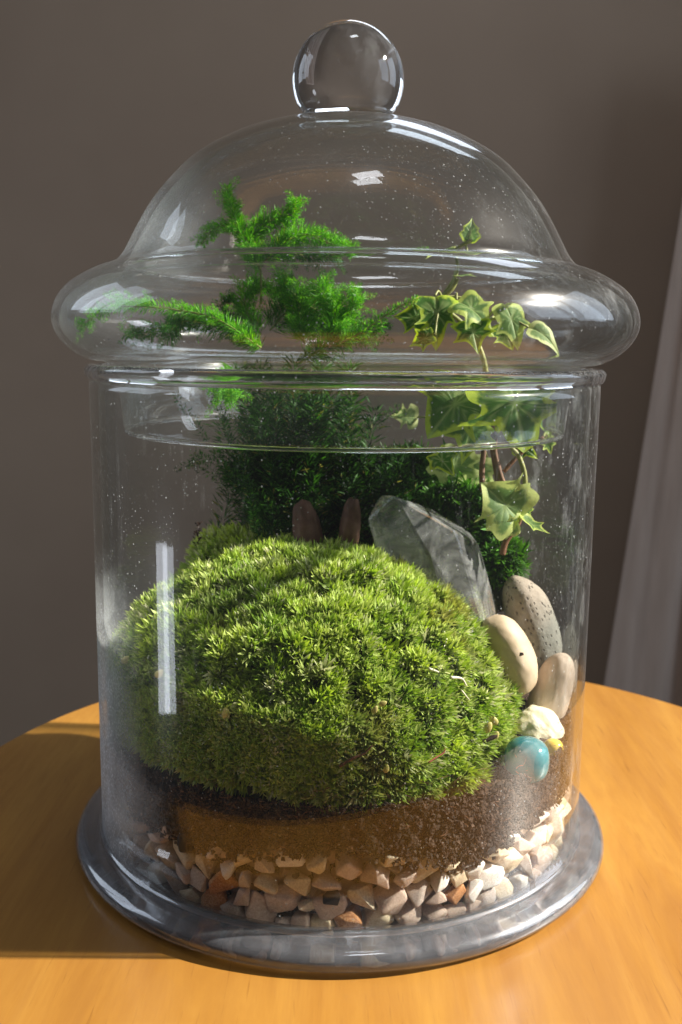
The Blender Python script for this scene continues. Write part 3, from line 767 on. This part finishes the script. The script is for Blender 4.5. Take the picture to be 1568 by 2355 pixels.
# ------------------------------------------------------------------ ivy
ivy = empty('ivy_plant', tuple(at(1160, 1290, .2)), 'variegated ivy with cream edged leaves climbing at the right into the lid', 'ivy')
LOBES = [(0, .02), (.14, -.02), (.34, .02), (.47, .14), (.46, .27), (.40, .36), (.44, .48), (.50, .60), (.38, .60), (.26, .66), (.13, .84), (0, 1.0)]
def leaf(tipdir, normal, base, L, wid, curl, tone, seed, fold=.25):
    """Ivy leaf: lobed outline filled with rings, folded along the midrib and curled; tone 0 yellow-edged green .. 1 pale."""
    r = random.Random(seed)
    half = spline([(x*(1+.24*r.uniform(-1, 1)), y+.03*r.uniform(-1, 1)) for x, y in LOBES], 3)
    out = np.vstack([half, (half[::-1]*np.array([-1, 1]))[1:-1]])
    cen = np.array([0, .38]); rings = [0, .25, .5, .7, .85, 1.0]
    V2 = [cen]; E = [0.0]
    for q in rings[1:]:
        for p in out: V2.append(cen+(p-cen)*q); E.append(q)
    V2 = np.array(V2); n = len(out); F = [(0, 1+i, 1+(i+1) % n) for i in range(n)]
    for k in range(len(rings)-2):
        for i in range(n): F.append((1+k*n+i, 1+(k+1)*n+i, 1+(k+1)*n+(i+1) % n, 1+k*n+(i+1) % n))
    x, y = V2[:, 0]*wid, V2[:, 1]
    z = fold*np.abs(x) - curl*(y-.2)**2 - curl*.7*x**2 + .05*np.sin(7*y+seed)*x*2 + .03*np.sin(9*x+seed)
    vein = np.exp(-(x/.018)**2)
    for a_, y0 in ((.9, .22), (.55, .12), (1.15, .42)):
        vein = np.maximum(vein, np.exp(-((y-y0-np.abs(x)*a_)/.02)**2)*.8)
    t = np.array(tipdir, float); t /= np.linalg.norm(t); nn = np.array(normal, float); nn -= nn@t*t; nn /= np.linalg.norm(nn); s = np.cross(t, nn)
    V = np.array(base)+L*(x[:, None]*s+y[:, None]*t+z[:, None]*nn)
    lim = np.where(V[:, 2] > 1.69, np.where(V[:, 2] > 1.99, 1.06, .845), .955)
    rr = np.hypot(V[:, 0], V[:, 1]); f = np.where(rr > lim, lim/rr, 1); V[:, 0] *= f; V[:, 1] *= f
    return V, F, np.stack([np.array(E), vein, np.full(len(E), tone)], 1)
# base px, tip px, depth, tip's extra depth, length factor by the px distance, facing normal, width, curl, tone
U = 1/572.
LV = [
 ((1078, 558), (1087, 500), .25, 0, (0, -1, .1), .95, .3, .15, 'small star-shaped yellow-green ivy leaf at the top of the vine'),
 ((1040, 578), (978, 582), .25, .15, (.1, -.35, 1), .8, .2, .6, None),
 ((1075, 584), (1140, 588), .25, -.1, (0, -.2, 1), .6, .1, .4, None),
 ((1045, 636), (1095, 634), .25, -.1, (0, -.25, 1), .5, .1, .4, None),
 ((1000, 680), (1010, 785), .10, -.1, (.1, -1, .25), .95, .6, .05, 'dark green shaded ivy leaf in the lid flange'),
 ((985, 740), (905, 718), .10, 0, (0, -1, .5), 1.1, .4, .05, None),
 ((1000, 770), (940, 790), .0, 0, (0, -1, .5), 1.0, .4, .05, None),
 ((1050, 690), (1140, 735), .10, -.1, (.0, -.8, .8), 1.05, .7, .35, None),
 ((1080, 740), (1100, 800), .05, -.1, (0, -1, .3), 1.4, .4, .0, None),
 ((1160, 700), (1200, 790), .15, -.1, (.2, -1, .4), 1.0, .5, .45, None),
 ((1150, 745), (1180, 800), .25, -.05, (0, -1, .3), 1.3, .3, .1, None),
 ((1215, 752), (1300, 788), .1, -.05, (0, -.7, .8), .7, .8, .95, 'pale grey-green back of an ivy leaf at the right of the lid flange'),
 ((1085, 890), (985, 985), .05, -.1, (-.1, -1, .5), 1.2, .6, .1, None),
 ((1050, 900), (1030, 1000), .3, 0, (0, -1, .2), 1.1, .3, .3, None),
 ((1085, 930), (1075, 1065), .1, -.1, (.3, -1, .1), .85, .4, .12, None),
 ((1170, 880), (1210, 1010), .05, -.25, (0, -1, .55), 1.35, .45, .0, 'largest ivy leaf, dark green with bright yellow lower edge, behind the lid collar'),
 ((1130, 900), (1150, 1000), .35, 0, (0, -1, .2), 1.2, .3, .1, None),
 ((1215, 890), (1280, 985), .2, -.1, (.4, -1, .3), 1.0, .5, .1, None),
 ((960, 960), (895, 955), .5, 0, (0, -1, .2), .8, .3, .9, None),
 ((1000, 1040), (1040, 1085), .0, -.1, (-.2, -1, .5), .9, .3, .05, 'green ivy leaf tip pointing right just under the lid collar'),
 ((1050, 1025), (1035, 1140), .25, 0, (.2, -1, .1), 1.05, .4, .85, 'translucent pale ivy leaf hanging behind the crystal'),
 ((1120, 1050), (1085, 1130), .3, 0, (0, -1, .1), .8, .3, .9, None),
 ((1190, 1020), (1235, 1050), .15, -.05, (0, -1, .3), .9, .4, .0, None),
 ((1255, 1005), (1270, 1045), .2, 0, (.3, -1, .1), .8, .3, .3, None),
 ((1195, 1195), (1112, 1110), -.02, -.03, (.15, -1, .15), 1.25, .25, .62, 'broad cream veined ivy leaf half way up the vine'),
 ((1195, 1200), (1150, 1222), .0, -.08, (-.3, -.9, -.3), .9, .5, .85, None),
 ((1198, 1180), (1228, 1168), .05, 0, (0, -1, .5), .9, .4, .1, None),
 ((1198, 1185), (1256, 1240), .0, -.05, (.5, -.6, .7), .5, -.35, .35, 'narrow curved ivy leaf drooping to the right of the vine'),
]
for i, (b, tp, Y, dY, nn, wid, curl, tone, lab) in enumerate(LV):
    B = at(*b, Y); T_ = at(*tp, Y+dY); L = np.linalg.norm(T_-B)
    if b[1] < 800: wid *= .84
    V, F, Cc = leaf(T_-B, nn, B, L, wid, curl, tone, 30+i)
    part(ivy, 'leaf', V, F, IVY, True, label=lab, cols=Cc)
stems = [
 (A3([(1085, 552), (1060, 565), (1040, 577), (1000, 582)], .25), .009, .006, GSTEM),
 (A3([(1050, 640), (1038, 665), (1015, 685), (1000, 700)], .2), .012, .009, GSTEM),
 (A3([(1015, 682), (1060, 685), (1100, 705), (1125, 735)], .15), .006, .005, GSTEM),
 (A3([(1155, 1275), (1163, 1245), (1188, 1210), (1200, 1170), (1208, 1120), (1200, 1070), (1185, 1035)], .03), .014, .008, REDSTEM),
 (A3([(1010, 690), (1045, 640), (1052, 610), (1046, 582)], .22), .008, .006, GSTEM),
 (A3([(1208, 1120), (1205, 1085), (1193, 1050), (1176, 1030)], .02), .011, .009, GSTEM),
 (A3([(1145, 1150), (1148, 1110), (1140, 1060), (1130, 1000), (1128, 930), (1120, 880)], .15), .020, .014, BARK),
 (A3([(1165, 1130), (1150, 1090), (1138, 1040), (1140, 1000)], .10), .012, .009, BARK),
 (A3([(1110, 1130), (1108, 1080), (1112, 1030), (1105, 980)], .2), .014, .010, BARK),
 (A3([(1158, 1085), (1190, 1050), (1215, 1030), (1250, 1005)], .12), .009, .007, REDSTEM),
 (A3([(1120, 880), (1110, 820), (1080, 760), (1010, 700)], .2), .012, .009, GSTEM),
]
allp = []
for p, r0, r1, m in stems:
    c_ = spline(p, 8); allp.append(c_); v, f = tube(c_, r0, r1, 8); part(ivy, 'stem', v, f, m)
allp = np.concatenate(allp)
for b, tp, Y, *_ in LV:                                 # a thin petiole from every leaf to the nearest bit of vine
    B = at(*b, Y); j = np.argmin(((allp-B)**2).sum(1)); q = allp[j]
    if .03 < np.linalg.norm(q-B) < .5:
        v, f = tube(spline([B, (B+q)/2+np.array([0, 0, .02]), q], 6), .0045, .006, 6); part(ivy, 'petiole', v, f, GSTEM)

# ------------------------------------------------------------------ quartz crystal
def mat_quartz():
    a = NT('milky_quartz'); P = a.coord('Object', 1.0)
    n = a.noise(P, 55, 6, .7, 1.2); f = a.noise(a.coord('Object', (1, 1, .3)), 260, 5, .7)
    z = a.n('ShaderNodeSeparateXYZ', {0: P}).outputs[2]
    g = a.n('ShaderNodeBsdfGlass', {'Color': (.93, .95, .95, 1), 'Roughness': .02, 'IOR': 1.54, 'Normal': a.bump(a.noise(P, 30, 2), .04, .0008)}).outputs[0]
    d = a.mix(.25, a.n('ShaderNodeBsdfDiffuse', {'Color': (.86, .88, .88, 1)}).outputs[0], a.n('ShaderNodeBsdfTranslucent', {'Color': (.80, .82, .82, 1)}).outputs[0])
    k = a.math('ADD', a.maprange(n, .42, .70, .07, .34), a.maprange(f, .62, .76, 0, .5), clamp=True)
    tr = a.mix(.35, g, a.n('ShaderNodeBsdfTransparent', {'Color': (.82, .85, .84, 1)}).outputs[0])
    return a.done(a.mix(k, tr, d))
Yc = .02
def cp(x, y, dy): return tuple(at(x, y, Yc+dy))
cV = [cp(876, 1138, .06), cp(905, 1140, -.02),                                            # 0,1 tip ridge
      cp(845, 1196, .02), cp(852, 1180, .16), cp(1000, 1172, .26), cp(1072, 1214, .20), cp(1100, 1250, .02), cp(1048, 1222, -.12), cp(985, 1275, -.17),   # 2..8 shoulders
      cp(880, 1302, .02), cp(960, 1395, -.10)]
bot = [cp(1000, 1520, .05), cp(1010, 1500, .22), cp(1110, 1480, .28), cp(1160, 1460, .22), cp(1152, 1450, .02), cp(1130, 1500, -.13), cp(1060, 1540, -.15)]
bm = bmesh.new()
for v in [cV[i] for i in (0, 1, 2, 3, 4, 5, 6, 7, 8)] + bot + [cp(876, 1300, .05)]: bm.verts.new(Vector(v)*S)
res = bmesh.ops.convex_hull(bm, input=bm.verts)
bmesh.ops.delete(bm, geom=[g_ for g_ in res['geom_interior'] if isinstance(g_, bmesh.types.BMVert)], context='VERTS')
bmesh.ops.dissolve_limit(bm, angle_limit=.12, verts=bm.verts, edges=bm.edges)
bmesh.ops.bevel(bm, geom=list(bm.edges), offset=.0007, segments=1, affect='EDGES')
L0 = at(1090, 1480, Yc)
bmesh.ops.translate(bm, vec=Vector(-L0*S), verts=bm.verts)
m = bpy.data.meshes.new('quartz_crystal'); bm.to_mesh(m); bm.free()
obj('quartz_crystal', m, mat_quartz(), None, tuple(L0), 'large clear quartz crystal point leaning left behind the moss', 'crystal')

# ------------------------------------------------------------------ stones, marbles and finger shapes
def stone(name, px, py, Y, hw, hl, depth, lean, mat, label, cat, taper=.15, bend=0, seed=0, sub=5, yaw=0, nz=.05):
    bm = bmesh.new(); bmesh.ops.create_icosphere(bm, subdivisions=sub, radius=1)
    for v in bm.verts:
        c = v.co.copy(); t = c.z
        bl = 1+.30*t*t; v.co.x *= (1-taper*t)*bl; v.co.y *= (1-taper*t)*bl
        v.co += c*nz*mnoise.fractal(c*1.3+Vector((seed, 0, 0)), 1, 2, 3)
        v.co.x += bend*(1-t*t)
    for v in bm.verts: v.co = Vector((v.co.x*hw*U, v.co.y*depth, v.co.z*hl*U))*S
    m = bpy.data.meshes.new(name); bm.to_mesh(m); bm.free(); m.polygons.foreach_set('use_smooth', np.full(len(m.polygons), True))
    o = obj(name, m, mat, None, tuple(at(px, py, Y)), label, cat); o.rotation_euler = (0, lean, yaw); return o
CREAM = mat_simple('cream_stone', [(.3, (.40, .29, .185)), (.5, (.53, .41, .28)), (.7, (.60, .48, .35))], 35, .6, .15, 300)
PINK = mat_simple('pinkish_stone', [(.3, (.46, .35, .27)), (.5, (.56, .44, .35)), (.7, (.63, .52, .42))], 30, .6, .15, 300)
YEL = mat_simple('yellow_white_rock', [(.3, (.66, .56, .32)), (.5, (.80, .74, .56)), (.7, (.86, .84, .74))], 70, .6, .6, 250, .001, sss=.1)
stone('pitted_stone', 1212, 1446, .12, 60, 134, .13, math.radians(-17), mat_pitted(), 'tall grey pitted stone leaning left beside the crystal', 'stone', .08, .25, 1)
stone('cream_stone', 1164, 1506, -.12, 52, 100, .12, math.radians(-23), CREAM, 'smooth cream stone with a brown speck between moss and grey stone', 'stone', .08, .2, 2)
stone('pinkish_stone', 1268, 1590, -.05, 46, 98, .09, math.radians(17), PINK, 'small smooth pinkish stone standing at the right wall of the jar', 'stone', .12, 0, 3)
stone('white_rock', 1238, 1682, -.22, 62, 52, .12, math.radians(30), YEL, 'bright yellow-white rock above the blue marble', 'rock', .2, 0, 4, nz=.13)
RED = mat_simple('finger_reflection_brown', [(.3, (.06, .03, .022)), (.5, (.13, .062, .045)), (.7, (.22, .12, .09))], 70, .7, .3)  # two solid shapes stand in for reflected fingers
stone('finger_reflection', 702, 1212, .12, 34, 66, .05, math.radians(-10), RED, 'left of two reddish brown shapes standing for finger reflections behind the moss', 'reflected_finger', .22, .12, 11, 4, nz=.16)
stone('finger_reflection', 808, 1202, .10, 25, 62, .05, math.radians(4), RED, 'right, slimmer of two reddish brown shapes standing for finger reflections', 'reflected_finger', .18, -.1, 12, 4, nz=.16)
a = NT('blue_glass_marble'); P_ = a.coord('Object', 1.0)
c_ = a.ramp(a.noise(P_, 60, 3, .5, 1.5), [(.35, (.04, .33, .40)), (.55, (.12, .46, .52)), (.75, (.35, .66, .68))])
BLUE = a.done(a.principled(**{'Base Color': c_, 'Roughness': .12, 'Transmission Weight': .5, 'Subsurface Weight': .4, 'Subsurface Radius': (.004, .006, .007), 'Subsurface Scale': 1.0, 'Coat Weight': .4}))
YMB = mat_simple('yellow_marble', [(.3, (.80, .52, .06)), (.7, (.88, .72, .16))], 80, .2, .05, sss=.3)
stone('blue_marble', 1211, 1747, -.60, 47, 47, 47*U, 0, BLUE, 'blue-green glass marble against the jar wall at the right of the moss', 'marble', 0, 0, 5, 4, 0, 0)
stone('yellow_bead', 1272, 1722, -.42, 22, 22, 22*U, 0, YMB, 'small yellow bead on the white rock right of the blue marble', 'bead', 0, 0, 6, 3, 0, 0)

# loose debris
SEED = mat_simple('seed_hull', [(.3, (.50, .42, .12)), (.7, (.66, .58, .22))], 200, .4, .1)
DARK = mat_simple('dark_bark_flake', [(.3, (.03, .015, .01)), (.7, (.08, .035, .02))], 200, .7, .6)
STRAW = mat_simple('pale_straw', [(.3, (.62, .58, .40)), (.7, (.78, .75, .60))], 200, .5, .1)
def surf(px, py, lift=.02, center=(-.155, -.15, .56), axes=(.81, .82, .64)):
    o = np.array([CAMX, -CAMD, CAMH]); D = at(px, py, 0)-o; ax = np.array(axes)*1.05
    oo, dd = (o-np.array(center))/ax, D/ax; a_, b_, c_ = dd@dd, oo@dd, oo@oo-1
    t_ = (-b_-math.sqrt(max(0, b_*b_-a_*c_)))/a_; p = o+D*t_
    r = math.hypot(p[0], p[1])
    if r > .95: p = wallpt(px, py, .95)
    return p
sg = 'yellow seed hulls lying on the moss'
seeds = [(1135, 1657, .014, 'upper of two yellow seed hulls at the right of the moss'), (1122, 1673, .015, 'lower of two yellow seed hulls at the right of the moss'),
         (1140, 1692, .012, 'greenish seed hull just above the dark bark flake'), (880, 1618, .010, 'pale seed hull at the dark hollow in the moss'), (862, 1632, .010, 'pale seed hull below the dark hollow of the moss'),
         (519, 1640, .014, 'pale flat seed hull on the left of the moss'), (288, 1518, .013, 'cream seed stuck to the misted glass high on the left'), (366, 1549, .013, 'cream seed stuck on the left moss edge'),
         (1178, 1730, .012, 'yellowish seed against the glass at the blue marble'), (888, 1768, .010, 'small cream seed hull below the centre of the moss')]
for px, py, r, l in seeds:
    m = bpy.data.meshes.new('seed_hull'); bm = bmesh.new(); bmesh.ops.create_icosphere(bm, subdivisions=3, radius=S)
    for v in bm.verts: v.co.z *= 1.5; v.co.y *= .5; v.co.x *= 1-.15*v.co.z/S
    bm.to_mesh(m); bm.free(); m.materials.append(SEED); m.polygons.foreach_set('use_smooth', np.full(len(m.polygons), True))
    o = obj('seed_hull', m, None, None, tuple(surf(px, py)), l, 'seed', sg); o.scale = (r,)*3; o.rotation_euler = (0, random.uniform(-1.2, 1.2), 0)
def strip(name, pxs, wd, mat, label, cat, group=None):
    P = spline([surf(x, y) + np.array([0, -.012, .008]) for x, y in pxs], 6)
    rr = np.hypot(P[:, 0], P[:, 1]); f_ = np.where(rr > .955, .955/rr, 1); P[:, 0] *= f_; P[:, 1] *= f_
    L0 = P[0]; v, f = tube(P, wd, wd*.5, 5)
    obj(name, mesh(name, v, f, True, S, tuple(L0)), mat, None, tuple(L0), label, cat, group)
strip('twig', [(780, 1766), (810, 1748), (835, 1738), (856, 1718)], .006, FIBRE, 'thin curved brown twig across the lower front of the moss', 'twig')
strip('red_fibre', [(985, 1755), (1005, 1742), (1020, 1732), (1022, 1722)], .003, mat_simple('red_root', [(.3, (.25, .04, .03)), (.7, (.35, .07, .05))], 99), 'fine red root thread on the lower right of the moss', 'fibre')
stg = 'pale straw bits on the moss'
strip('straw_bit', [(1020, 1455), (1026, 1475), (1020, 1490)], .004, STRAW, 'pale vertical straw bit high on the right of the moss', 'straw', stg)
strip('straw_bit', [(985, 1540), (1008, 1548)], .006, STRAW, 'short thick white straw bit right of the moss centre', 'straw', stg)
strip('straw_bit', [(1035, 1560), (1060, 1563), (1072, 1580)], .006, STRAW, 'bent pale straw bit near the right side of the moss', 'straw', stg)
strip('straw_bit', [(1060, 1590), (1078, 1612)], .004, STRAW, 'slim pale straw bit below the bent one on the moss', 'straw', stg)
m = chip_mesh(77); m.materials.append(DARK)
o = obj('bark_flake', m, None, None, tuple(surf(1127, 1699)), 'dark brown bark flake on the right side of the moss', 'bark'); o.scale = (.035, .012, .016); o.rotation_euler = (0, -.5, 0)
m = chip_mesh(78); m.materials.append(DARK)
o = obj('brown_speck', m, None, None, tuple(at(1199, 1505, -.245)), 'small dark brown speck on the cream stone', 'speck'); o.scale = (.010, .006, .014)
